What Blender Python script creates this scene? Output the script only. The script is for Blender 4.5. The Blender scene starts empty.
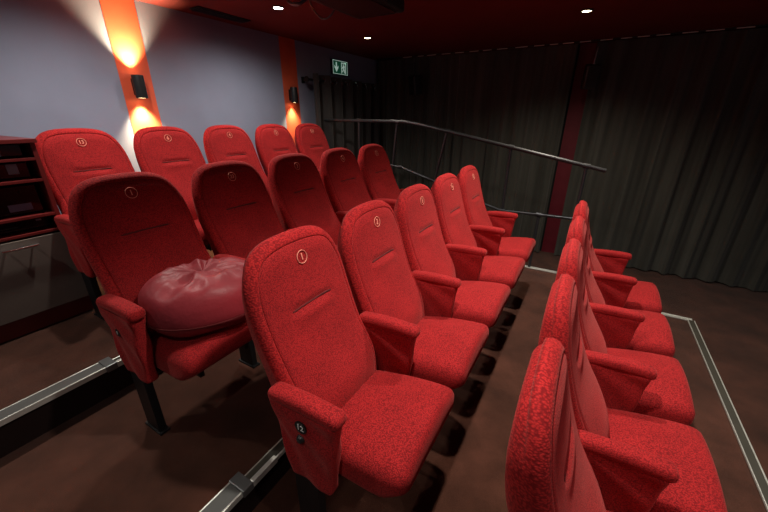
import bpy, bmesh, math, random
from mathutils import Vector, Matrix, noise
random.seed(4)
sc = bpy.context.scene
COL = sc.collection
PI = math.pi
CZ = 1.90            # camera height over the lowest floor; world z = camera-relative z + CZ

# ------------------------------------------------------------------ tagging helpers
def tag(o, label=None, cat=None, group=None, kind=None):
    if label: o['label'] = label
    if cat: o['category'] = cat
    if group: o['group'] = group
    if kind: o['kind'] = kind
    return o

def link(name, me, mat=None, parent=None, loc=None, rot=None):
    o = bpy.data.objects.new(name, me)
    COL.objects.link(o)
    if mat is not None and me is not None and len(me.materials) == 0:
        me.materials.append(mat)
    if parent is not None: o.parent = parent
    if loc is not None: o.location = loc
    if rot is not None: o.rotation_euler = rot
    return o

def empty(name, loc, label, cat, group=None, rot=(0, 0, 0)):
    o = bpy.data.objects.new(name, None)
    o.empty_display_size = .1
    COL.objects.link(o)
    o.location = loc
    o.rotation_euler = rot
    return tag(o, label, cat, group)

# ------------------------------------------------------------------ mesh helpers
def mesh(name, verts, faces, smooth=True):
    me = bpy.data.meshes.new(name)
    me.from_pydata([tuple(v) for v in verts], [], faces)
    me.validate()
    bm = bmesh.new(); bm.from_mesh(me)
    bmesh.ops.recalc_face_normals(bm, faces=bm.faces)
    bm.to_mesh(me); bm.free()
    if smooth:
        me.polygons.foreach_set('use_smooth', [True] * len(me.polygons))
    me.update()
    return me

class MB:
    """collects several shapes of ONE part into one mesh"""
    def __init__(s): s.v = []; s.f = []; s.flat = []
    def add(s, V, F):
        n = len(s.v); s.v += [tuple(p) for p in V]; s.f += [tuple(i + n for i in q) for q in F]
        return s
    def box(s, x0, x1, y0, y1, z0, z1):
        V = [(x, y, z) for x in (x0, x1) for y in (y0, y1) for z in (z0, z1)]
        F = [(0, 1, 3, 2), (4, 6, 7, 5), (0, 4, 5, 1), (2, 3, 7, 6), (0, 2, 6, 4), (1, 5, 7, 3)]
        return s.add(V, F)
    def tube(s, pts, r, n=12, cap=True):
        pts = [Vector(p) for p in pts]
        V = []; F = []
        up = Vector((0, 0, 1))
        T0 = (pts[1] - pts[0]).normalized()
        if abs(T0.dot(up)) > .95: up = Vector((1, 0, 0))
        N = (up - T0 * up.dot(T0)).normalized()
        for i, p in enumerate(pts):
            if i == 0: T = T0
            elif i == len(pts) - 1: T = (pts[i] - pts[i - 1]).normalized()
            else: T = ((pts[i + 1] - pts[i]).normalized() + (pts[i] - pts[i - 1]).normalized()).normalized()
            N = (N - T * N.dot(T)).normalized()
            B = T.cross(N)
            rr = r[i] if isinstance(r, (list, tuple)) else r
            for k in range(n):
                a = 2 * PI * k / n
                V.append(p + N * (rr * math.cos(a)) + B * (rr * math.sin(a)))
        for i in range(len(pts) - 1):
            for k in range(n):
                a = i * n + k; b = i * n + (k + 1) % n
                F.append((a, b, b + n, a + n))
        if cap:
            F.append(tuple(range(n))[::-1]); F.append(tuple(range((len(pts) - 1) * n, len(pts) * n)))
        return s.add(V, F)
    def lathe(s, prof, c=(0, 0, 0), n=24, axis='z'):
        V = []; F = []
        for (r, z) in prof:
            for k in range(n):
                a = 2 * PI * k / n
                x, y = r * math.cos(a), r * math.sin(a)
                if axis == 'z': q = (x, y, z)
                elif axis == 'y': q = (x, z, y)
                else: q = (z, x, y)
                V.append((q[0] + c[0], q[1] + c[1], q[2] + c[2]))
        for i in range(len(prof) - 1):
            for k in range(n):
                a = i * n + k; b = i * n + (k + 1) % n
                F.append((a, b, b + n, a + n))
        F.append(tuple(range(n))[::-1]); F.append(tuple(range((len(prof) - 1) * n, len(prof) * n)))
        return s.add(V, F)
    def torus(s, c, R, r, axis='x', n=24, m=8):
        V = []; F = []
        for i in range(n):
            a = 2 * PI * i / n
            for j in range(m):
                b = 2 * PI * j / m
                u = (R + r * math.cos(b)) * math.cos(a); w = (R + r * math.cos(b)) * math.sin(a); h = r * math.sin(b)
                q = {'x': (h, u, w), 'y': (u, h, w), 'z': (u, w, h)}[axis]
                V.append((c[0] + q[0], c[1] + q[1], c[2] + q[2]))
        for i in range(n):
            for j in range(m):
                F.append((i * m + j, i * m + (j + 1) % m, ((i + 1) % n) * m + (j + 1) % m, ((i + 1) % n) * m + j))
        return s.add(V, F)
    def mesh(s, name, smooth=False, bevel=0, seg=2):
        me = mesh(name, s.v, s.f, smooth)
        if bevel:
            bm = bmesh.new(); bm.from_mesh(me)
            es = [e for e in bm.edges if len(e.link_faces) == 2 and e.calc_face_angle(0) > .6]
            bmesh.ops.bevel(bm, geom=es, offset=bevel, segments=seg, profile=.5, affect='EDGES', clamp_overlap=True)
            bm.to_mesh(me); bm.free()
        return me
    def obj(s, name, mat, parent=None, smooth=False, bevel=0, loc=None, rot=None, seg=2):
        o = link(name, s.mesh(name, smooth, bevel, seg), mat, parent, loc, rot)
        if smooth: autosmooth(o.data)
        return o

def autosmooth(me, ang=.7):
    bm = bmesh.new(); bm.from_mesh(me)
    for e in bm.edges:
        if len(e.link_faces) == 2: e.smooth = e.calc_face_angle(0) < ang
    bm.to_mesh(me); bm.free()

def rbox(name, hx, hy, hz, r, n=(14, 14, 8), deform=None):
    """soft upholstered box: a dense cube mapped to a rounded box, then deformed"""
    V = []; F = []; idx = {}
    def ax(k, m, h):
        # denser spacing near the edges
        t = -1 + 2 * k / m
        return math.sin(t * PI / 2) * .45 + t * .55 if True else t
    def vid(i, j, k):
        key = (i, j, k)
        if key in idx: return idx[key]
        P = Vector((ax(i, n[0], hx) * hx, ax(j, n[1], hy) * hy, ax(k, n[2], hz) * hz))
        I = Vector((max(-hx + r, min(hx - r, P.x)), max(-hy + r, min(hy - r, P.y)), max(-hz + r, min(hz - r, P.z))))
        D = P - I
        Q = I + D.normalized() * r if D.length > 1e-9 else P
        # keep flat faces flat
        if deform: Q = deform(Q)
        idx[key] = len(V); V.append(Q); return idx[key]
    N = n
    for i in range(N[0]):
        for j in range(N[1]):
            for k in (0, N[2]):
                F.append((vid(i, j, k), vid(i + 1, j, k), vid(i + 1, j + 1, k), vid(i, j + 1, k)))
    for i in range(N[0]):
        for k in range(N[2]):
            for j in (0, N[1]):
                F.append((vid(i, j, k), vid(i + 1, j, k), vid(i + 1, j, k + 1), vid(i, j, k + 1)))
    for j in range(N[1]):
        for k in range(N[2]):
            for i in (0, N[0]):
                F.append((vid(i, j, k), vid(i, j + 1, k), vid(i, j + 1, k + 1), vid(i, j, k + 1)))
    return mesh(name, V, F, True)

def text_mesh(txt, size, depth=.001, bold=0.0):
    cu = bpy.data.curves.new('lettering', 'FONT')
    cu.body = txt; cu.size = size; cu.extrude = depth; cu.align_x = 'CENTER'; cu.align_y = 'CENTER'
    cu.offset = bold
    ob = bpy.data.objects.new('lettering', cu); COL.objects.link(ob)
    dg = bpy.context.evaluated_depsgraph_get()
    me = bpy.data.meshes.new_from_object(ob.evaluated_get(dg))
    bpy.data.objects.remove(ob); bpy.data.curves.remove(cu)
    me.materials.clear()
    return me

# ------------------------------------------------------------------ materials
def newmat(name):
    m = bpy.data.materials.new(name); m.use_nodes = True
    nt = m.node_tree
    return m, nt, nt.nodes['Principled BSDF']

def coords(nt, scale=1.0, vec=None):
    tc = nt.nodes.new('ShaderNodeTexCoord'); mp = nt.nodes.new('ShaderNodeMapping')
    nt.links.new(tc.outputs['Object'], mp.inputs['Vector'])
    mp.inputs['Scale'].default_value = vec or (scale, scale, scale)
    return mp.outputs['Vector']

def ramp(nt, fac, stops):
    r = nt.nodes.new('ShaderNodeValToRGB')
    while len(r.color_ramp.elements) < len(stops): r.color_ramp.elements.new(.5)
    for e, (p, c) in zip(r.color_ramp.elements, stops):
        e.position = p; e.color = (*c, 1)
    nt.links.new(fac, r.inputs['Fac'])
    return r.outputs['Color']

def plain(name, col, rough=.5, metal=0, spec=.5, bump=0, bscale=60, var=.12, vscale=6):
    m, nt, b = newmat(name)
    v = coords(nt, vscale)
    n = nt.nodes.new('ShaderNodeTexNoise'); n.inputs['Scale'].default_value = 1; n.inputs['Detail'].default_value = 4
    nt.links.new(v, n.inputs['Vector'])
    lo = tuple(c * (1 - var) for c in col); hi = tuple(min(1, c * (1 + var)) for c in col)
    nt.links.new(ramp(nt, n.outputs['Fac'], [(.3, lo), (.7, hi)]), b.inputs['Base Color'])
    b.inputs['Roughness'].default_value = rough; b.inputs['Metallic'].default_value = metal
    b.inputs['Specular IOR Level'].default_value = spec
    if bump:
        v2 = coords(nt, bscale)
        n2 = nt.nodes.new('ShaderNodeTexNoise'); n2.inputs['Scale'].default_value = 1; n2.inputs['Detail'].default_value = 3
        nt.links.new(v2, n2.inputs['Vector'])
        bp = nt.nodes.new('ShaderNodeBump'); bp.inputs['Strength'].default_value = bump; bp.inputs['Distance'].default_value = .01
        nt.links.new(n2.outputs['Fac'], bp.inputs['Height']); nt.links.new(bp.outputs['Normal'], b.inputs['Normal'])
    return m

def fabric(name, col, dark, scale=250, lo=.30, hi=.66, sheen=.18):
    m, nt, b = newmat(name)
    v = coords(nt, vec=(scale * .75, scale, scale * 1.35))
    vo = nt.nodes.new('ShaderNodeTexVoronoi'); vo.inputs['Scale'].default_value = 1; vo.inputs['Randomness'].default_value = 1
    nt.links.new(v, vo.inputs['Vector'])
    c1 = ramp(nt, vo.outputs['Distance'], [(lo, col), (hi, dark)])
    v2 = coords(nt, 7)
    n = nt.nodes.new('ShaderNodeTexNoise'); n.inputs['Scale'].default_value = 1; n.inputs['Detail'].default_value = 5
    nt.links.new(v2, n.inputs['Vector'])
    mx = nt.nodes.new('ShaderNodeMix'); mx.data_type = 'RGBA'; mx.blend_type = 'MULTIPLY'
    mx.inputs['Factor'].default_value = 1
    nt.links.new(c1, mx.inputs['A'])
    nt.links.new(ramp(nt, n.outputs['Fac'], [(.3, (.78, .78, .78)), (.7, (1, 1, 1))]), mx.inputs['B'])
    nt.links.new(mx.outputs['Result'], b.inputs['Base Color'])
    b.inputs['Roughness'].default_value = .85
    b.inputs['Specular IOR Level'].default_value = .15
    b.inputs['Sheen Weight'].default_value = sheen
    b.inputs['Sheen Roughness'].default_value = .45
    b.inputs['Sheen Tint'].default_value = (1, .28, .25, 1)
    bp = nt.nodes.new('ShaderNodeBump'); bp.inputs['Strength'].default_value = .35; bp.inputs['Distance'].default_value = .003
    bp.invert = True
    nt.links.new(vo.outputs['Distance'], bp.inputs['Height']); nt.links.new(bp.outputs['Normal'], b.inputs['Normal'])
    return m

def emit(name, col, s):
    m, nt, b = newmat(name)
    b.inputs['Base Color'].default_value = (*col, 1)
    b.inputs['Emission Color'].default_value = (*col, 1); b.inputs['Emission Strength'].default_value = s
    return m

M = {}
M['red'] = fabric('red_velour', (.50, .021, .022), (.22, .009, .011))
M['redside'] = fabric('red_velour_side', (.50, .020, .020), (.24, .008, .010), scale=150, lo=.3, hi=.65, sheen=.15)
M['seam'] = plain('seam_thread', (.10, .006, .006), .9)
M['badge'] = plain('embroidery', (.85, .27, .19), .7)
M['leather'] = plain('maroon_leather', (.25, .022, .030), .5, spec=.35, bump=.15, bscale=45, var=.2)
M['black'] = plain('black_steel', (.012, .012, .013), .45, .3)
M['blackpl'] = plain('black_plastic', (.015, .015, .016), .35)
M['pipe'] = plain('gunmetal_pipe', (.075, .078, .085), .42, .7)
M['alu'] = plain('aluminium', (.72, .72, .66), .38, .5, var=.06, vscale=20)
M['insert'] = plain('dark_insert', (.055, .050, .038), .7, 0, spec=.3)
M['insert2'] = plain('grey_insert', (.11, .11, .105), .5, .2)
M['white'] = plain('white_print', (.85, .85, .82), .6)
M['chrome'] = plain('chrome', (.8, .8, .8), .12, 1)
M['stripe'] = plain('red_wall_paint', (.72, .11, .045), .6, bump=.05)
M['stripedk'] = plain('crimson_wall_paint', (.13, .005, .016), .6)
M['cab'] = plain('greige_laminate', (.17, .135, .115), .5, var=.05)
M['cabred'] = plain('red_laminate', (.15, .014, .013), .4, var=.1)
M['dark'] = plain('dark_inside', (.008, .008, .008), .7)
M['device'] = plain('black_glossy_metal', (.012, .013, .012), .18, .2)
M['grey'] = plain('grey_label', (.30, .31, .36), .5)
M['blue'] = plain('blue_label', (.16, .20, .30), .4)
M['green'] = emit('green_sign', (.005, .07, .035), .35)
M['signw'] = emit('white_sign', (.6, .8, .7), .35)
M['track'] = plain('painted_gap_light', (.80, .70, .58), .5)  # pale colour standing in for light that shows in gaps above the curtains
M['ledw'] = emit('cool_lens', (1, .97, .92), 60)
M['ledy'] = emit('warm_lens', (1, .82, .5), 16)
M['sconce_lens'] = emit('sconce_lens', (1, .72, .35), 10)

def wallmat(name, col, bump=.06):
    return plain(name, col, .85, spec=.2, bump=bump, bscale=90, var=.05, vscale=3)
M['wall'] = wallmat('blue_grey_wall', (.27, .295, .395))
M['wallblack'] = wallmat('black_wall', (.012, .012, .013))
M['ceil'] = wallmat('dark_red_ceiling', (.14, .023, .020))

def carpetmat():
    m, nt, b = newmat('brown_carpet')
    v = coords(nt, 3.2)
    n = nt.nodes.new('ShaderNodeTexNoise'); n.inputs['Scale'].default_value = 1; n.inputs['Detail'].default_value = 6; n.inputs['Roughness'].default_value = .62
    nt.links.new(v, n.inputs['Vector'])
    c = ramp(nt, n.outputs['Fac'], [(.32, (.040, .014, .0075)), (.5, (.066, .023, .013)), (.68, (.098, .034, .020))])
    v2 = coords(nt, 420)
    n2 = nt.nodes.new('ShaderNodeTexNoise'); n2.inputs['Scale'].default_value = 1; n2.inputs['Detail'].default_value = 2
    nt.links.new(v2, n2.inputs['Vector'])
    mx = nt.nodes.new('ShaderNodeMix'); mx.data_type = 'RGBA'; mx.blend_type = 'MULTIPLY'; mx.inputs['Factor'].default_value = 1
    nt.links.new(c, mx.inputs['A']); nt.links.new(ramp(nt, n2.outputs['Fac'], [(.3, (.6, .6, .6)), (.7, (1.15, 1.15, 1.15))]), mx.inputs['B'])
    nt.links.new(mx.outputs['Result'], b.inputs['Base Color'])
    b.inputs['Roughness'].default_value = .95; b.inputs['Specular IOR Level'].default_value = .08
    b.inputs['Sheen Weight'].default_value = .15
    bp = nt.nodes.new('ShaderNodeBump'); bp.inputs['Strength'].default_value = .5; bp.inputs['Distance'].default_value = .004
    nt.links.new(n2.outputs['Fac'], bp.inputs['Height']); nt.links.new(bp.outputs['Normal'], b.inputs['Normal'])
    return m
M['carpet'] = carpetmat()
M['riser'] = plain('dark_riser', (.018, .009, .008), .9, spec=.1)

def curtmat(name, col):
    m, nt, b = newmat(name)
    v = coords(nt, vec=(9, 9, .6))
    n = nt.nodes.new('ShaderNodeTexNoise'); n.inputs['Scale'].default_value = 1; n.inputs['Detail'].default_value = 4
    nt.links.new(v, n.inputs['Vector'])
    nt.links.new(ramp(nt, n.outputs['Fac'], [(.3, tuple(c * .65 for c in col)), (.7, tuple(c * 1.35 for c in col))]), b.inputs['Base Color'])
    b.inputs['Roughness'].default_value = .8; b.inputs['Specular IOR Level'].default_value = .2
    b.inputs['Sheen Weight'].default_value = .25
    return m
M['curtain'] = curtmat('charcoal_cloth', (.062, .063, .055))
M['curtain2'] = curtmat('grey_cloth', (.040, .037, .037))

# ------------------------------------------------------------------ setting
YN, YE, YF = -1.7, 3.83, 5.42     # near end of the tiers, far end of the tiers, far wall
XB, XR = -3.30, 5.2
CEIL = .83 + CZ
F1, F2, F3, F4 = .67, .50, .34, .135
def struct(name, mb, mat, smooth=False):
    o = mb.obj(name, mat, smooth=smooth); o['kind'] = 'structure'; return o
struct('floor', MB().box(XB, XR, -2.6, YF, -.08, 0), M['carpet'])
struct('ceiling', MB().box(XB, XR, -2.6, YF, CEIL, CEIL + .08), M['ceil'])
struct('wall_back', MB().box(XB - .1, XB, -2.7, YF, 0, CEIL), M['wall'])
struct('wall_far', MB().box(XB - .1, XR, YF, YF + .1, 0, CEIL), M['wallblack'])

X1, X2, X3, X4 = -1.985, -.955, .035, 1.10
for i, (x0, x1, h) in enumerate([(XB, X1, F1), (X1, X2, F2), (X2, X3, F3), (X3, X4, F4)]):
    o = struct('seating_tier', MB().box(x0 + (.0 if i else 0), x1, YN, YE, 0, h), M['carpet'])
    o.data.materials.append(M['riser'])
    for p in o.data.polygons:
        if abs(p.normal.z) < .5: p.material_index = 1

# red painted stripes
struct('trim_1', MB().box(XB, XB + .002, 1.523, 1.762, F1, CEIL), M['stripe'])
struct('trim_2', MB().box(XB, XB + .002, 3.245, 3.495, F1, CEIL), M['stripe'])
struct('trim_3', MB().box(-.40, -.19, YF - .012, YF, 0, CEIL), M['stripedk'])
struct('trim_4', MB().box(XB + .002, XB + .03, 5.20, 5.27, 0, CEIL - .35), plain('grey_trim', (.07, .072, .07), .7))

# ------------------------------------------------------------------ step nosings
def nosing(x, h, y0, y1, wide_to, label):
    """aluminium edge profile along a tier; chunky profile up to wide_to, slim one after it"""
    t = empty('step_nosing', (x, y0, h), label, 'step edge', 'aluminium nosings on the step edges')
    def seg(a, b, w, nm, z1, lip):
        a -= y0; b -= y0
        MB().box(-w, .012, a, b, 0, z1).obj(nm, M['insert2' if nm == 'wide_profile' else 'insert'], t, bevel=.002)
        l = MB(); l.box(-w - .003, -w + .003, a, b, 0, z1 + .003)
        l.box(.008, .016, a, b, -lip, z1 + .003); l.obj('metal_lip', M['alu'], t, bevel=.002)
    if wide_to is None:
        seg(y0, y1, .036, 'edge_profile', .010, .022)
    else:
        seg(y0, wide_to, .062, 'wide_profile', .012, .014)
        seg(wide_to + .05, y1, .036, 'slim_profile', .007, .012)
        MB().box(-.070, .022, wide_to - y0, wide_to - y0 + .05, -.02, .018).obj('end_connector', plain('cast_grey', (.20, .21, .21), .4, .7), t, bevel=.004)
        MB().box(-.002, .019, wide_to + .05 - y0, wide_to + .18 - y0, -.018, .014).obj('cover_strip', M['alu'], t, bevel=.002)
    return t
nosing(X1, F1, YN, YE - .02, .49, 'metal nosing along the edge of the top tier, beside the grey cabinet')
nosing(X2, F2, YN, YE - .02, .49, 'metal nosing running behind the large front chair that has the 12 plate')
nosing(X4, F4, YN, YE - .02, None, 'long metal strip edging the lowest tier at right beside the open floor')
for (xa, xb, h, lab) in ((X2 + .09, X3 - .02, F3, 'short bright metal strip closing the far end of the aisle behind the right row'),
                         (X3 + .02, X4 - .0, F4, 'short metal strip across the far end of the lowest tier, past the right row')):
    t = empty('end_nosing', (xa, YE, h), lab, 'step edge')
    MB().box(0, xb - xa, -.030, .008, 0, .010).obj('edge_profile', M['alu'], t, bevel=.002)
    MB().box(0, xb - xa, -.0, .012, -.02, .014).obj('metal_lip', M['alu'], t, bevel=.002)

# ------------------------------------------------------------------ cinema chairs
def spline(pts, t):
    """piecewise Catmull-Rom through (z, value) knots"""
    if t <= pts[0][0]: return pts[0][1]
    if t >= pts[-1][0]: return pts[-1][1]
    for i in range(len(pts) - 1):
        if pts[i][0] <= t <= pts[i + 1][0]:
            a = pts[max(0, i - 1)]; b = pts[i]; c = pts[i + 1]; d = pts[min(len(pts) - 1, i + 2)]
            u = (t - b[0]) / (c[0] - b[0])
            m0 = (c[1] - a[1]) / max(1e-6, (c[0] - a[0])) * (c[0] - b[0])
            m1 = (d[1] - b[1]) / max(1e-6, (d[0] - b[0])) * (c[0] - b[0])
            return (2*u**3 - 3*u**2 + 1) * b[1] + (u**3 - 2*u**2 + u) * m0 + (-2*u**3 + 3*u**2) * c[1] + (u**3 - u**2) * m1
SPINE = [(.36, -.115), (.45, -.135), (.60, -.198), (.75, -.250), (.90, -.302), (1.0, -.330), (1.10, -.352), (1.19, -.372)]
THICK = [(.36, .09), (.6, .13), (.8, .135), (1.0, .105), (1.1, .085), (1.19, .07)]
def front_x(z): return spline(SPINE, z)

def outline(n=64):
    half = [(0, .375), (.10, .375), (.155, .385), (.195, .42), (.218, .50), (.243, .60), (.241, .72), (.245, .84), (.246, .92),
            (.241, 1.00), (.224, 1.062), (.196, 1.112), (.158, 1.142), (.108, 1.157), (.05, 1.163), (0, 1.164)]
    pts = half + [(-y, z) for (y, z) in half[-2:0:-1]]
    # resample closed Catmull-Rom
    dense = []
    L = len(pts)
    for i in range(L):
        p0, p1, p2, p3 = [Vector(pts[(i + k) % L]) for k in (-1, 0, 1, 2)]
        for s in range(12):
            u = s / 12
            dense.append(.5 * ((2 * p1) + (p2 - p0) * u + (2*p0 - 5*p1 + 4*p2 - p3) * u*u + (3*p1 - p0 - 3*p2 + p3) * u**3))
    cum = [0]
    for i in range(len(dense)): cum.append(cum[-1] + (dense[(i + 1) % len(dense)] - dense[i]).length)
    out = []; j = 0
    for k in range(n):
        s = cum[-1] * k / n
        while cum[j + 1] < s: j += 1
        u = (s - cum[j]) / max(1e-9, cum[j + 1] - cum[j])
        out.append(dense[j].lerp(dense[(j + 1) % len(dense)], u))
    return out

def backrest_meshes():
    """returns (side and rear shell, front panel)"""
    O = outline(88); n = len(O)
    nor = []
    for i in range(n):
        t = (O[(i + 1) % n] - O[i - 1]).normalized(); nor.append(Vector((t.y, -t.x)))
    cen = Vector((0, .80))
    def inset(d): return [O[i] - nor[i] * d for i in range(n)]
    def scaled(base, s): return [cen + (p - cen) * s for p in base]
    def build(rings, close_first, close_last, nm):
        V = []; F = []
        for (P, dep) in rings:
            for p in P: V.append(dep(p))
        for r in range(len(rings) - 1):
            for i in range(n):
                a = r * n + i; b = r * n + (i + 1) % n
                F.append((a, b, b + n, a + n))
        if close_last:
            V.append(rings[-1][1](cen)); c = len(V) - 1; o = (len(rings) - 1) * n
            for i in range(n): F.append((o + i, o + (i + 1) % n, c))
        if close_first:
            V.append(rings[0][1](cen)); c = len(V) - 1
            for i in range(n): F.append(((i + 1) % n, i, c))
        return mesh(nm, V, F)
    def rear(off):
        return lambda p: Vector((front_x(p.y) - spline(THICK, p.y) + off, p.x, p.y))
    def front(off):
        def f(p):
            bulge = .058 * math.exp(-((p.y - .59) / .115) ** 2) * max(0, 1 - .55 * (p.x / .24) ** 2)
            return Vector((front_x(p.y) + off + bulge, p.x, p.y))
        return f
    def panel(off):
        def f(p):
            q = front(off)(p)
            w = max(0, 1 - (abs(p.x) / .12) ** 4)
            q.x -= .013 * math.exp(-((p.y - .905) / .011) ** 2) * w
            q.x += .006 * math.exp(-((p.y - .875) / .02) ** 2) * w
            q.x += .008 * max(0, 1 - (p.x / .2) ** 2)
            return q
        return f
    I = inset
    shell = [(scaled(I(.055), .35), rear(-.004)), (scaled(I(.055), .7), rear(-.003)), (I(.055), rear(0)), (I(.038), rear(.008)), (I(.024), rear(.022)), (I(.012), rear(.040)),
             (I(.004), front(-.05)), (I(-.002), front(-.034)), (I(0), front(-.026)), (I(.006), front(-.011)), (I(.016), front(-.003)), (I(.026), front(.001)), (I(.031), front(-.001)), (I(.033), front(-.007))]
    pan = [(I(.0315), front(-.008)), (I(.032), front(-.002)), (I(.037), front(.002)), (I(.048), front(.0045))]
    base = I(.048)
    ks = 26
    for k in range(1, ks):
        s = 1 - k / ks
        pan.append((scaled(base, s), panel(.0035 + .003 * (1 - s))))
    sh = build(shell, True, False, 'backrest')
    fp = build(pan, False, True, 'front_panel')
    sh.materials.append(M['redside']); fp.materials.append(M['red'])
    return sh, fp

def seat_mesh():
    def d(P):
        x, y, z = P
        u = (x + .19) / .38            # 0 back .. 1 front
        u = min(1, max(0, u))
        zz = z
        top = max(0, z / .075)
        bot = max(0, -z / .075)
        zz += top * (.024 * (1 - (y / .235) ** 2) + .010 * math.sin(u * PI) - .012 * (y / .23) ** 2)
        zz += bot * (.040 * (1 - u))   # underside rises to the back
        xx = x - bot * .075 * u - .02 * top * (1 - u) * 0
        w = 1 - .06 * (1 - u) - .05 * max(0, u - .8) * 5 * (1 if abs(y) > .15 else .3) * .5
        # tilt: front edge higher
        zz += .062 * (u - .5) + .012 * max(0, u - .7) / .3 * 0
        return Vector((xx + .045 - .012, y * w, zz + .447))
    me = rbox('seat', .20, .242, .080, .045, (18, 16, 8), d)
    me.materials.append(M['red'])
    return me

ARM_T = .030
def arm_mesh():
    # fabric-wrapped tapering panel
    def d(P):
        x, y, z = P
        v = (z + .15) / .30            # 0 bottom .. 1 top
        v = min(1, max(0, v))
        xc = -.118 + (.015) * (1 - v)
        hw = 0.66 + .34 * v
        ang = math.atan2(.19 - z, x + .16); rr = math.hypot(.19 - z, x + .16)
        yy = y * (.80 + .20 * v) + .016 * rr * math.sin(ang * 13 + 4 * rr) * (1 if y > 0 else -1) * min(1, max(0, (.15 - z) / .05)) + .0035 * math.sin((x * 22 + z * 30)) * (1 if y > 0 else -1)
        return Vector((xc + x * hw, yy, .535 + z))
    me = rbox('arm_panel', .138, ARM_T, .170, .018, (22, 6, 22), d)
    me.materials.append(M['red'])
    return me
def arm_pad_mesh():
    def d(P):
        x, y, z = P
        zz = z + .012 * math.cos(x * 8) - .006 * (x / .15) * 0
        return Vector((x - .114, y, .700 + zz - .014 * ((x + .15) / .3 - .5) * -1))
    me = rbox('arm_pad', .150, .034, .026, .024, (14, 8, 6), d)
    me.materials.append(M['red'])
    return me
def leg_mesh():
    m = MB()
    m.box(-.19, -.08, -.017, .017, .010, .42)
    m.box(-.205, -.065, -.024, .024, 0, .012)
    return m.mesh('leg', bevel=.003)
def bracket_mesh():
    m = MB()
    m.tube([(-.11, -.235, .345), (-.11, .235, .345)], .016, 10)
    m.box(-.15, .10, -.13, -.11, .335, .375); m.box(-.15, .10, .11, .13, .335, .375)
    return m.mesh('seat_bracket')
def hinge_mesh():
    m = MB()
    m.box(-.22, -.15, -.006, .006, -.02, .02)
    return m.mesh('hinge_plate')
def seam_mesh():
    pts = []
    for k in range(17):
        y = -.108 + .216 * k / 16
        z = .905
        b = .058 * math.exp(-((z - .59) / .115) ** 2) * max(0, 1 - .55 * (y / .24) ** 2)
        w = max(0, 1 - (abs(y) / .12) ** 4)
        pts.append((front_x(z) + .0065 + b - .0115 * w + .008 * max(0, 1 - (y / .2) ** 2), y, z))
    return MB().tube(pts, [.0015] + [.0042] * 15 + [.0015], 6).mesh('seam', smooth=True)

MS = {}
MS['shell'], MS['panel'] = backrest_meshes()
MS['seat'] = seat_mesh(); MS['arm'] = arm_mesh(); MS['pad'] = arm_pad_mesh()
MS['leg'] = leg_mesh(); MS['leg'].materials.append(M['black'])
MS['bracket'] = bracket_mesh(); MS['bracket'].materials.append(M['black'])
MS['hinge'] = hinge_mesh(); MS['hinge'].materials.append(plain('zinc', (.45, .44, .38), .4, .8))
MS['seam'] = seam_mesh(); MS['seam'].materials.append(M['seam'])
badge_cache = {}
def badge_mesh(txt):
    if txt in badge_cache: return badge_cache[txt]
    z0 = 1.078
    slope = (front_x(z0 + .02) - front_x(z0 - .02)) / .04
    me = text_mesh(txt, .036 if len(txt) == 1 else .029, .0006, .0004)
    ring = MB().torus((0, 0, 0), .0245, .0016, 'z', 28, 6)
    bm = bmesh.new(); bm.from_mesh(me)
    rm = mesh('r', ring.v, ring.f); bm.from_mesh(rm)
    # text lies in XY facing +Z; turn it to face +X with up = +Z leaning with the back
    up = Vector((slope, 0, 1)).normalized(); nrm_ = Vector((1, 0, -slope)).normalized(); right = Vector((0, 1, 0))
    Mx = Matrix((right, up, nrm_)).transposed().to_4x4()
    Mx.translation = Vector((front_x(z0) + .0145, 0, z0))
    bmesh.ops.transform(bm, matrix=Mx, verts=bm.verts)
    bm.to_mesh(me); bm.free()
    me.materials.append(M['badge'])
    badge_cache[txt] = me
    return me

def build_chair(loc, label, group, num, right_arm=False, tilt=0.0, sink=0.0):
    t = empty('cinema_chair', loc, label, 'chair', group)
    b = link('backrest', MS['shell'], None, t)
    if tilt:     # the back leans a little further about its hinge
        b.rotation_euler.y = -tilt
        b.location = (-.12 + .12 * math.cos(tilt) + .42 * math.sin(tilt), 0, .42 - .42 * math.cos(tilt) + .12 * math.sin(tilt) + sink * 1.2)
    p = link('front_panel', MS['panel'], None, b)
    link('seam', MS['seam'], None, b)
    if num: link('number_badge', badge_mesh(num), None, b)
    s = link('seat', MS['seat'], None, t)
    for sy in ((-.265, .265) if right_arm else (-.265,)):
        a = link('armrest', MS['arm'], None, t, (0, sy, 0))
        link('arm_pad', MS['pad'], None, a)
        link('leg', MS['leg'], None, t, (0, sy, sink))
    link('seat_bracket', MS['bracket'], None, t)
    link('hinge_plate', MS['hinge'], None, t, (0, -.206, .38)); link('hinge_plate', MS['hinge'], None, t, (0, .206, .38))
    return t

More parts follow.
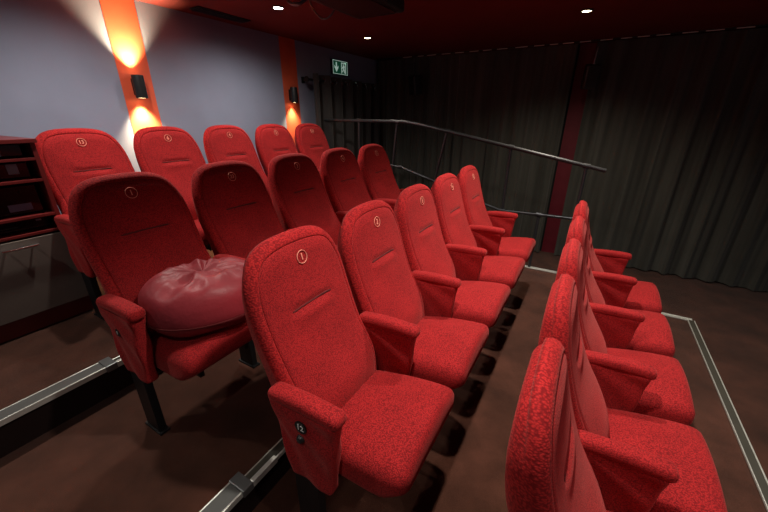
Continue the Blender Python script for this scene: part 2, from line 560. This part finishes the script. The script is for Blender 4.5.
rows = [
 # x, first y, floor, group, numbers
 (-2.45, .99, F1, .545, .075, .05, 'chairs of the back row against the grey wall', ['13', '6', '4', '3', '2']),
 (-1.43, .760, F2, .540, .070, .033, 'chairs of the second row from the back', ['1', '23', '3', '4', '5']),
 (-.522, .852, F3, .53, 0, 0, 'chairs of the third row, in the middle of the photo', ['1', '2', '3', '4', '5']),
 (.395, .85, F4, .53, 0, 0, 'chairs of the front row, seen from behind at right', [None] * 5),
]
labels = [
 ['red velour cinema chair in the back row beside the grey cabinet of equipment',
  'red velour back row chair below the glowing wall lamp on the nearer red stripe',
  'middle red velour cinema chair of the back row against the grey wall',
  'red velour cinema chair in the back row, second from the metal handrail end',
  'red velour cinema chair in the back row next to the black eyelet curtain and handrail'],
 ['dark red cinema chair number 1 with a maroon leather pouf on its seat',
  'red cinema chair in the second row, directly beside the chair that holds the pouf',
  'middle red cinema chair of the second row from the back',
  'red cinema chair in the second row from the back, fourth counting from the pouf',
  'red cinema chair ending the second row from the back, nearest the handrail'],
 ['large red cinema chair number 1 in front centre with a 12 plate on its arm',
  'red cinema chair number 2, right behind the large front chair with the 12 plate',
  'middle red cinema chair of the third row, between chair 2 and the two farthest',
  'red cinema chair in the third row, last but one before the handrail',
  'red cinema chair at the far end of the third row beside the lower handrail'],
 ['red cinema chair seen from behind, nearest the camera at the bottom right',
  'second nearest red cinema chair of the front row at right, seen from behind',
  'middle red cinema chair of the front row at right, seen from behind',
  'red cinema chair of the front row at right, second from the far end',
  'farthest red cinema chair of the front row at right, in front of the black curtain']]
chairs = []
for r, (x, y0, h, P, tl, sk, g, nums) in enumerate(rows):
    for k in range(5):
        chairs.append(build_chair((x, y0 + P * k, h - sk), labels[r][k], g, nums[k], right_arm=(k == 4), tilt=tl, sink=sk))

# number plates on the end arms
def plate(chair, txt, x, z, size):
    pl = MB().lathe([(0.001, -.004), (size, -.004), (size, .0), (size * .8, .003)], (x, -.265 - ARM_T - .0005, z), 20, 'y').obj('number_plate', M['black'], chair)
    me = text_mesh(txt, size * 1.25, .0006, .0004)
    Mx = Matrix.Rotation(PI / 2, 4, 'X'); me.transform(Mx)
    me.transform(Matrix.Translation((x, -.265 - ARM_T - .0052, z)))
    me.materials.append(M['white'])
    link('plate_number', me, None, pl)
c12 = chairs[10]; c1 = chairs[5]
plate(c12, '12', -.112, .640, .024)
MB().lathe([(0.001, -.012), (.010, -.012), (.015, -.006), (.016, .002)], (-.118, -.265 - ARM_T, .586), 18, 'y').obj('arm_button', M['blackpl'], c12, smooth=True)
plate(c1, '1', -.12, .60, .018)

# ------------------------------------------------------------------ pouf on the seat
def pouf():
    V = []; F = []; n = 96; m = 40
    R = .258; H = .125
    for j in range(m + 1):
        ph = -PI / 2 + PI * j / m
        for i in range(n):
            a = 2 * PI * i / n
            c = max(0, math.cos(ph)); s = math.sin(ph)
            r = R * (c ** .55); z = H * (abs(s) ** .75) * (1 if s >= 0 else -1)
            # pucker towards the closure on top
            if s > 0:
                rr = r / R
                fold = math.sin(a * 5 + 2.2 * math.sin(a * 2 + 1)) * .6 + math.sin(a * 14 + 2) * .3 + 1.6 * noise.noise(Vector((math.cos(a) * 2.5, math.sin(a) * 2.5, rr * 4)))
                amp = math.exp(-((rr - .42) / .30) ** 2)
                z += fold * .013 * amp
                z += -.028 * math.exp(-(rr / .22) ** 2)
                z += .026 * (.25 - abs(noise.noise(Vector((math.cos(a) * rr * 3.2, math.sin(a) * rr * 3.2, 3))))) * min(1, 2 * (1 - rr) + .2)
            r *= 1 + .02 * noise.noise(Vector((math.cos(a) * 1.5, math.sin(a) * 1.5, z * 12)))
            z += .012 * noise.noise(Vector((math.cos(a) * 1.2 + 5, math.sin(a) * 1.2, 1)))
            V.append((r * math.cos(a), r * math.sin(a), z))
    for j in range(m):
        for i in range(n):
            F.append((j * n + i, j * n + (i + 1) % n, (j + 1) * n + (i + 1) % n, (j + 1) * n + i))
    o = link('leather_pouf', mesh('leather_pouf', V, F), M['leather'])
    return o
pf = pouf()
pf.location = (-1.41, .785, F2 + .640); pf.rotation_euler = (math.radians(-3), math.radians(-5), 0)
tag(pf, 'round maroon leather pouf with puckered top lying on a chair seat', 'pouf')
sm = []
for i in range(64):
    a = 2 * PI * i / 64
    sm.append((  .2595 * math.cos(a),   .2595 * math.sin(a), -.045))
sm.append(sm[0])
MB().tube(sm, .0022, 6, cap=False).obj('piping', M['seam'], pf, smooth=True)

# ------------------------------------------------------------------ wall sconces
def sconce(y, zc, label, up=True, power=14):
    t = empty('wall_sconce', (XB + .006, y, zc + CZ), label, 'wall lamp', 'black wall lamps on the red stripes')
    o = MB(); o.box(0, .02, -.026, .026, -.06, .06); o.obj('wall_bracket', M['black'], t, bevel=.003)
    prof = [(.036, -.083), (.040, -.083), (.042, -.080), (.042, .080), (.040, .083), (.036, .083)]
    b = MB(); V = []; F = []; n = 28
    pr = [(.036, -.07), (.037, -.083), (.0415, -.083), (.042, -.078), (.042, .078), (.0415, .083), (.037, .083), (.036, .07)]
    for (r, z) in pr:
        for k in range(n):
            a = 2 * PI * k / n; V.append((r * math.cos(a) + .062, r * math.sin(a), z))
    for i in range(len(pr) - 1):
        for k in range(n):
            F.append((i * n + k, i * n + (k + 1) % n, (i + 1) * n + (k + 1) % n, (i + 1) * n + k))
    F.append(tuple(range(n))); F.append(tuple(range((len(pr) - 1) * n, len(pr) * n)))
    o = b.add(V, F).obj('lamp_body', M['blackpl'], t, smooth=True)
    for s in ((-1, 1) if up else (-1,)):
        MB().lathe([(.001, 0), (.033, 0), (.033, .004)], (.062, 0, s * .0775 - (.002 if s > 0 else .004)), 24).obj('lens', M['sconce_lens'], t)
        ld = bpy.data.lights.new('sconce_lamp', 'SPOT')
        ld.energy = power; ld.color = (1, .74, .42); ld.spot_size = math.radians(88); ld.spot_blend = 1; ld.shadow_soft_size = .02
        lo = bpy.data.objects.new('sconce_light', ld); COL.objects.link(lo); lo.parent = t
        lo.location = (.050, 0, s * .090)
        lo.rotation_euler = (PI if s > 0 else 0, 0, 0)
sconce(1.622, .212, 'black cylinder wall lamp throwing warm light up and down the nearer red stripe', True, 150)
sconce(3.345, .232, 'black wall lamp on the farther red stripe, glowing downward only', False, 45)

# ------------------------------------------------------------------ downlights
def downlight(x, y, label, white, power, half=56):
    z = CEIL
    t = empty('downlight', (x, y, z), label, 'ceiling light', 'recessed ceiling spotlights')
    o = MB().torus((0, 0, -.004), .042, .008, 'z', 32, 8).obj('trim_ring', M['blackpl'], t, smooth=True)
    MB().lathe([(.001, -.006), (.034, -.008), (.039, -.002)], (0, 0, 0), 24).obj('lens', M['ledw'] if white else M['ledy'], t)
    ld = bpy.data.lights.new('downlight_lamp', 'SPOT')
    ld.energy = power; ld.color = (1, .93, .84) if white else (1, .86, .68)
    ld.spot_size = math.radians(half * 2); ld.spot_blend = 1; ld.shadow_soft_size = .035
    lo = bpy.data.objects.new('downlight_beam', ld); COL.objects.link(lo); lo.parent = t; lo.location = (0, 0, -.03)
downlight(-2.475, 2.463, 'bright white recessed ceiling spotlight above the back rows, left of the projector', True, 62, half=82)
downlight(-2.468, 3.80, 'dim warm recessed ceiling spotlight below the projector, near the exit sign', False, 16)
downlight(-.284, 3.82, 'warm recessed ceiling spotlight at upper right in front of the black curtain', False, 90, half=72)
downlight(-2.475, 1.13, 'recessed ceiling spotlight above the first chair of the back row', True, 62, half=82)
downlight(-2.475, -.2, 'recessed ceiling spotlight above the cabinet of equipment', True, 34, half=82)
downlight(-.284, 2.463, 'recessed ceiling spotlight over the middle of the third row', True, 150)
downlight(-.284, 1.0, 'recessed ceiling spotlight over the near end of the third row', True, 125)
downlight(-.284, -.4, 'recessed ceiling spotlight over the near end of the aisle', True, 34)
downlight(1.9, 2.463, 'recessed ceiling spotlight over the open floor at right', True, 75, half=72)
downlight(1.9, .6, 'recessed ceiling spotlight over the open floor near the camera', True, 75, half=72)

# ------------------------------------------------------------------ exit sign
t = empty('exit_sign', (XB, 4.32, .622 + CZ), 'green emergency exit sign with white down arrow and running figure in a doorway', 'sign', None)
MB().box(0, .035, -.172, .172, -.092, .092).obj('sign_housing', M['black'], t, bevel=.004)
MB().box(.035, .038, -.160, .160, -.082, .082).obj('sign_face', M['green'], t)
fr = MB()
for (a, b, c, d) in ((-.160, .160, -.083, -.077), (-.160, .160, .077, .083), (-.163, -.157, -.083, .083), (.157, .163, -.083, .083)):
    fr.box(.037, .0395, a, b, c, d)
fr.obj('sign_border', M['signw'], t)
ar = MB()
V = [(-.100, .060), (-.076, .060), (-.076, -.006), (-.046, .022), (-.046, -.006), (-.088, -.058), (-.130, -.006), (-.130, .022), (-.100, -.006)]
me_v = [(.0385, y, z) for y, z in V] + [(.040, y, z) for y, z in V]; k = len(V)
ar.add(me_v, [(8, 0, 1, 2), (8, 2, 5), (2, 3, 4, 5), (8, 5, 6, 7), (k+8, k+0, k+1, k+2), (k+8, k+2, k+5), (k+2, k+3, k+4, k+5), (k+8, k+5, k+6, k+7)])
ar.obj('arrow', M['signw'], t)
dr = MB()
dr.box(.0385, .040, .020, .034, -.070, .066); dr.box(.0385, .040, .034, .125, .054, .066); dr.box(.0385, .040, .108, .125, -.070, .066)
dr.obj('doorway', M['signw'], t)
rn = MB()
def limb(pts, r): rn.tube([(.0395, y, z) for y, z in pts], r, 8)
rn.lathe([(.001, -.001), (.010, -.001), (.010, .001)], (.0395, .070, .040), 14, 'x')
limb([(.066, .028), (.076, -.010)], .009); limb([(.066, .022), (.048, .008), (.040, -.010)], .005); limb([(.068, .024), (.088, .012), (.098, .024)], .005)
limb([(.076, -.010), (.092, -.030), (.086, -.062)], .006); limb([(.076, -.010), (.060, -.030), (.044, -.048)], .006)
rn.obj('running_figure', M['signw'], t)

# ------------------------------------------------------------------ curtains
def curtain_mesh(name, u0, u1, z0, z1, amp, fold, axis, base, seed, du=.012, rows=16, flare=0.0):
    rnd = random.Random(seed)
    n = int((u1 - u0) / du); V = []; F = []
    # irregular phase and amplitude along the cloth
    ph = 0; PH = []; A = []; PH2 = []
    for i in range(n + 1):
        u = u0 + (u1 - u0) * i / n
        w = fold * (1 + .55 * noise.noise(Vector((u * 1.1, seed, 0))))
        ph += 2 * PI * (u1 - u0) / n / w
        PH.append(ph); A.append(amp * (.75 + .6 * noise.noise(Vector((u * 2.3, seed, 5))))); PH2.append(u)
    for j in range(rows + 1):
        v = j / rows; z = z1 + (z0 - z1) * v
        for i in range(n + 1):
            u = PH2[i]
            a = A[i] * (.55 + .45 * min(1, v * 3)) * (1 + flare * v)
            sn = math.sin(PH[i] * .5)
            d = .8 * a * (1 - 2 * abs(sn) ** .75) + .5 * a * math.sin(PH[i] + .25 * noise.noise(Vector((u, v * 2, seed)))) + .22 * a * math.sin(PH[i] * 2.31 + 1) + .03 * noise.noise(Vector((u * .9, v * 1.5, seed + 9)))
            zz = z + (.018 * noise.noise(Vector((u * 1.7, seed, 3))) if j == rows else 0)
            V.append((u, base - d, zz) if axis == 'x' else (base + d, u, zz))
    for j in range(rows):
        for i in range(n):
            a = j * (n + 1) + i
            F.append((a, a + 1, a + n + 2, a + n + 1))
    return mesh(name, V, F)
def curtain(u0, u1, label, seed, amp=.032, fold=.15, flare=.3):
    o = link('curtain', curtain_mesh('curtain', u0, u1, .02, CEIL - .015, amp, fold, 'x', YF - .13, seed, flare=flare), M['curtain'])
    return tag(o, label, 'curtain', 'full height black curtains along the far wall')
curtain(-3.24, -.415, 'long charcoal pleated curtain hanging behind the handrail, left of the crimson strip', 3)
curtain(-.215, 5.1, 'wide charcoal pleated curtain at right, from the crimson strip past the open floor', 7, fold=.21, amp=.035, flare=.6)
# ceiling track of the curtains
t = empty('curtain_track', (-3.2, YF - .20, CEIL), 'thin ceiling track above the long black curtains with painted dashes of gap light', 'curtain track')
MB().box(0, 8.3, -.012, .012, -.014, 0).obj('rail', M['black'], t)
xx = .45
rnd = random.Random(2)
while xx < 6.4:
    w = .09 + .06 * rnd.random()
    MB().box(xx, xx + w, -.016, -.011, -.017, -.008).obj('gap_light_dash', M['track'], t)  # dash of gap light, painted as a pale strip along the rail
    xx += w + .05 + .05 * rnd.random()

# eyelet curtain in front of the back wall doorway
XC = XB + .13
def eyelet():
    n = 260; rows_ = 14; V = []; F = []
    y0, y1, z0, z1 = 3.60, 5.17, .03, .485 + CZ
    for j in range(rows_ + 1):
        v = j / rows_
        for i in range(n + 1):
            u = i / n; y = y0 + (y1 - y0) * u
            a = .060 * (1 - .25 * v)
            V.append((XC + a * math.sin(2 * PI * u * 6.5 + .5) + .01 * noise.noise(Vector((u * 12, v * 2, 0))), y + .01 * math.sin(u * 40 + v * 2), z1 + (z0 - z1) * v - .03 * u * (1 - v)))
    for j in range(rows_):
        for i in range(n):
            a = j * (n + 1) + i; F.append((a, a + 1, a + n + 2, a + n + 1))
    return mesh('eyelet_curtain', V, F)
ec = link('eyelet_curtain', eyelet(), M['curtain2'])
tag(ec, 'black eyelet curtain hanging from a short rod under the exit sign', 'curtain')
for k in range(13):
    u = (k * PI - .5) / (2 * PI * 6.5)
    if 0.0 <= u <= 1:
        y = 3.60 + 1.57 * u
        MB().torus((XC, y, .415 + CZ), .030, .007, 'y', 20, 8).obj('eyelet', M['chrome'], ec, smooth=True, rot=None)
t = empty('curtain_rod', (XC, 3.55, .415 + CZ), 'short black curtain rod with round end knob carrying the eyelet curtain', 'curtain rod')
MB().tube([(0, 0, 0), (0, 1.62, 0)], .011, 12).obj('rod', M['black'], t, smooth=True)
MB().lathe([(.001, -.045), (.030, -.045), (.032, -.030), (.014, -.022), (.014, 0)], (0, 0, 0), 20, 'y').obj('end_knob', M['blackpl'], t, smooth=True)
MB().box(-.13, .0, .028, .045, -.014, .014).box(-.13, -.118, .01, .06, -.035, .035).obj('wall_bracket', M['black'], t, bevel=.002)

# ------------------------------------------------------------------ handrail at the far end of the tiers
t = empty('handrail', (0, YE, 0), 'dark steel pipe handrail stepping down along the far end of the seat rows', 'handrail')
def zc(z): return z + CZ
TR = [(-3.28, 0, zc(-.050)), (-2.63, 0, zc(-.053)), (-2.0, 0, zc(-.058)), (-1.80, 0, zc(-.085)), (-1.45, 0, zc(-.152)), (-.75, 0, zc(-.290)), (.13, 0, zc(-.462))]
MB().tube(TR, .019, 14).obj('top_rail', M['pipe'], t, smooth=True)
LR = [(-3.28, 0, zc(-.56)), (-2.2, 0, zc(-.565)), (-2.03, 0, zc(-.580)), (-1.56, 0, zc(-.715)), (-1.0, 0, zc(-.900)), (-.76, 0, zc(-.960)), (-.37, 0, zc(-.952)), (.0, 0, zc(-.947))]
MB().tube(LR, .016, 12).obj('lower_rail', M['pipe'], t, smooth=True)
for (a, b) in (((-2.083, -.062), (-2.20, -1.20)), ((-1.45, -.152), (-1.70, -1.37)), ((-.745, -.290), (-.749, -1.55)),
               ((-.035, -.430), (-.040, -1.55)), ((-2.63, -.053), (-2.64, -1.21)), ((-.37, -.952), (-.375, -1.55))):
    MB().tube([(a[0], 0, zc(a[1])), (b[0], 0, zc(b[1]))], .015, 12).obj('post', M['pipe'], t, smooth=True)
    k = MB().tube([(a[0] - .03, 0, zc(a[1]) + .004), (a[0] + .03, 0, zc(a[1]) - .004)], .025, 14)
    k.obj('clamp', M['pipe'], t, smooth=True)
for (x, z) in ((-2.03, -.58), (-.745, -.957)):
    MB().tube([(x - .028, 0, zc(z)), (x + .028, 0, zc(z))], .023, 14).obj('clamp', M['pipe'], t, smooth=True)

# ------------------------------------------------------------------ hanging speakers on the far curtain
def speaker(x, z, label, turn, clip):
    t = empty('wall_speaker', (x, 5.10, z + CZ), label, 'speaker', 'small black speakers hung before the far curtain', (math.radians(8), 0, turn))
    MB().box(-.075, .075, -.07, .07, -.13, .13).obj('cabinet', M['blackpl'], t, bevel=.02, seg=3)
    MB().box(-.062, .062, -.076, -.068, -.115, .115).obj('grille', M['dark'], t, bevel=.003)
    MB().tube([(0, .0, .13), (.005, .02, .30)], .009, 10).obj('hanger', M['chrome'] if clip else M['black'], t, smooth=True)
speaker(-.205, .435, 'small black speaker hanging in front of the crimson strip', .3, True)
speaker(-2.48, .43, 'small black speaker hanging before the curtain above the handrail bend', -.5, False)

# ------------------------------------------------------------------ projector
t = empty('projector', (-1.36, 1.98, CEIL), 'black projector hung from the dark red ceiling at the top of the photo', 'projector')
MB().box(-.20, .16, -.28, .31, -.225, -.055).obj('casing', M['blackpl'], t, bevel=.018, seg=3)
MB().box(-.03, .03, -.03, .03, -.06, 0).box(-.09, .09, -.09, .09, -.008, 0).obj('ceiling_mount', M['black'], t, bevel=.002)
MB().lathe([(.001, 0), (.042, 0), (.048, .012), (.048, .05), (.04, .05)], (.155, .12, -.14), 24, 'x').obj('lens_ring', M['black'], t, smooth=True)
v = MB()
for k in range(9): v.box(-.12 + .012 * 0, .10, .308, .312, -.20 + k * .015, -.193 + k * .015)
v.obj('vent_grille', M['dark'], t)
MB().box(-.19, -.15, .305, .313, -.205, -.19).obj('status_light', M['signw'], t)
MB().box(-.15, .12, -.2, .25, -.229, -.224).obj('bottom_plate', M['dark'], t)
def cab(nm, pts, r, label):
    P_ = [Vector(p) for p in pts]; out = []
    for i in range(len(P_) - 1):
        a = P_[max(0, i - 1)]; b = P_[i]; c = P_[i + 1]; d = P_[min(len(P_) - 1, i + 2)]
        for s in range(10):
            u = s / 10
            out.append(.5 * ((2 * b) + (c - a) * u + (2*a - 5*b + 4*c - d) * u*u + (3*b - a - 3*c + d) * u**3))
    out.append(P_[-1])
    o = MB().tube(out, r, 8).obj(nm, M['blackpl'], None, smooth=True)
    return tag(o, label, 'cable')
Z = CEIL
cab('cable', [(-1.56, 2.10, Z - .12), (-1.66, 2.13, Z - .21), (-1.76, 2.15, Z - .22), (-1.84, 2.14, Z - .14), (-1.83, 2.10, Z - .03), (-1.80, 2.05, Z)], .006, 'thin black cable looping down from the ceiling beside the projector')
cab('cable', [(-1.56, 2.02, Z - .10), (-1.72, 2.0, Z - .13), (-1.80, 1.98, Z - .17), (-1.93, 2.02, Z - .13), (-1.97, 2.05, Z - .04), (-1.95, 2.05, Z)], .011, 'thick bunched black cable running from the projector to the ceiling')

# ceiling vent near the back wall
t = empty('ceiling_vent', (-3.08, 2.37, CEIL), 'dark slotted air vent in the ceiling above the grey wall', 'vent')
MB().box(-.07, .07, -.26, .26, -.010, 0).obj('frame', M['black'], t, bevel=.003)
v = MB()
for k in range(5): v.box(-.055 + k * .024, -.043 + k * .024, -.245, .245, -.016, -.006)
v.obj('slat', M['blackpl'], t)

# ------------------------------------------------------------------ equipment cabinet at left
XF, YC = -2.715, .735
y0 = -.55
t = empty('equipment_cabinet', (-3.0, .1, F1), 'grey cabinet with red edged shelves of equipment at the left edge', 'cabinet')
def wb(o, x0, x1, a, b, z0, z1):   # world box -> local
    return o.box(x0 + 3.0, x1 + 3.0, a - .1, b - .1, z0 + CZ - F1, z1 + CZ - F1)
zt = -.122
wb(MB(), XB + .01, XF + .012, y0, YC + .01, zt - .022, zt).obj('top_panel', M['cabred'], t, bevel=.002)
wb(MB(), XB + .01, XF, YC - .02, YC, -1.12, zt - .022).obj('side_panel', M['cabred'], t)
wb(MB(), XB + .01, XF, y0, y0 + .02, -1.12, zt - .022).obj('side_panel', M['cabred'], t)
wb(MB(), XB + .01, XB + .02, y0, YC, -1.12, zt - .022).obj('back_panel', M['dark'], t)
for z in (-.228, -.345, -.545, -.640):
    wb(MB(), XB + .02, XF - .001, y0 + .02, YC - .02, z - .009, z + .006).obj('shelf', M['cabred'], t, bevel=.001)
wb(MB(), XB + .03, XF - .02, y0 + .02, YC - .02, -1.10, -.66).obj('inner_box', M['dark'], t)
d1 = wb(MB(), XF - .018, XF + .004, .10, YC - .004, -1.112, -.662).obj('door', M['cab'], t, bevel=.002)
hd = MB(); hd.tube([(XF + .030 + 3.0, .33, -.700 + CZ - F1), (XF + .030 + 3.0, .485, -.700 + CZ - F1)], .007, 10)
for yy in (.35, .465): hd.tube([(XF + .0 + 3.0, yy, -.700 + CZ - F1), (XF + .032 + 3.0, yy, -.700 + CZ - F1)], .005, 8)
hd.obj('handle', M['chrome'], d1, smooth=True)
wb(MB(), XF - .018, XF + .004, y0, .094, -1.112, -.662).obj('door', M['cab'], t, bevel=.002)
wb(MB(), XB + .01, XF - .015, y0, YC, -1.22, -1.12).obj('plinth', M['cabred'], t)
def device(a, b, z0, z1, label, cat, extra):
    e = empty('media_player', (-2.99, (a + b) / 2, z0 + CZ), label, cat, 'black devices in the equipment cabinet')
    MB().box(-.2, .20, (a - b) / 2, (b - a) / 2, .004, z1 - z0).obj('casing', M['device'], e, bevel=.004)
    yc = (a + b) / 2
    for (nm, p, q, r, s, mt) in extra:
        MB().box(.199, .203, p - yc, q - yc, r - z0, s - z0).obj(nm, M[mt], e)
    return e
device(.20, .69, -.219, -.150, 'black device with pale grey front label on the topmost cabinet shelf', 'device', [('label_plate', .545, .600, -.212, -.156, 'grey'), ('label_plate', .44, .49, -.212, -.156, 'grey')])
device(.20, .69, -.336, -.250, 'black device with pale square label on the second cabinet shelf', 'device', [('label_plate', .60, .645, -.310, -.255, 'grey'), ('display', .3, .5, -.32, -.27, 'dark')])
device(.20, .69, -.536, -.375, 'tall black device with blue sticker on the cabinet shelf above the lowest', 'device', [('blue_sticker', .545, .645, -.515, -.475, 'blue'), ('button', .605, .611, -.412, -.406, 'white'), ('front_window', .30, .66, -.45, -.39, 'device')])
device(.20, .69, -.631, -.565, 'flat black device on the lowest open cabinet shelf above the door', 'device', [('button', .635, .66, -.585, -.575, 'grey'), ('drawer_slot', .30, .55, -.605, -.60, 'insert')])

# ------------------------------------------------------------------ world and camera
w = bpy.data.worlds.new('World'); sc.world = w; w.use_nodes = True
bg = w.node_tree.nodes['Background']; bg.inputs['Color'].default_value = (.5, .52, .6, 1); bg.inputs['Strength'].default_value = .11

def nv(v): return v.normalized()
f = 341.33; cx, cy = 384., 256.
Yc = nv(Vector((602 - cx, 117 - cy, f)))
Zc = -nv(Vector((381 - cx, 1090 - cy, f))); Zc = nv(Zc - Yc * Zc.dot(Yc))
Xc = Yc.cross(Zc)
cam = bpy.data.cameras.new('camera'); co = bpy.data.objects.new('camera', cam); COL.objects.link(co)
cam.sensor_fit = 'HORIZONTAL'; cam.sensor_width = 36; cam.lens = 16; cam.clip_start = .02; cam.clip_end = 60
# columns: world directions of the camera axes (right, up, back)
right = Vector((Xc.x, Yc.x, Zc.x)); down = Vector((Xc.y, Yc.y, Zc.y)); fwd = Vector((Xc.z, Yc.z, Zc.z))
mw = Matrix((right, -down, -fwd)).transposed().to_4x4(); mw.translation = Vector((0, 0, CZ))
co.matrix_world = mw
sc.camera = co
sc.view_settings.view_transform = 'Standard'
sc.view_settings.look = 'None'
sc.view_settings.exposure = 0.0
sc.cycles.use_denoising = True
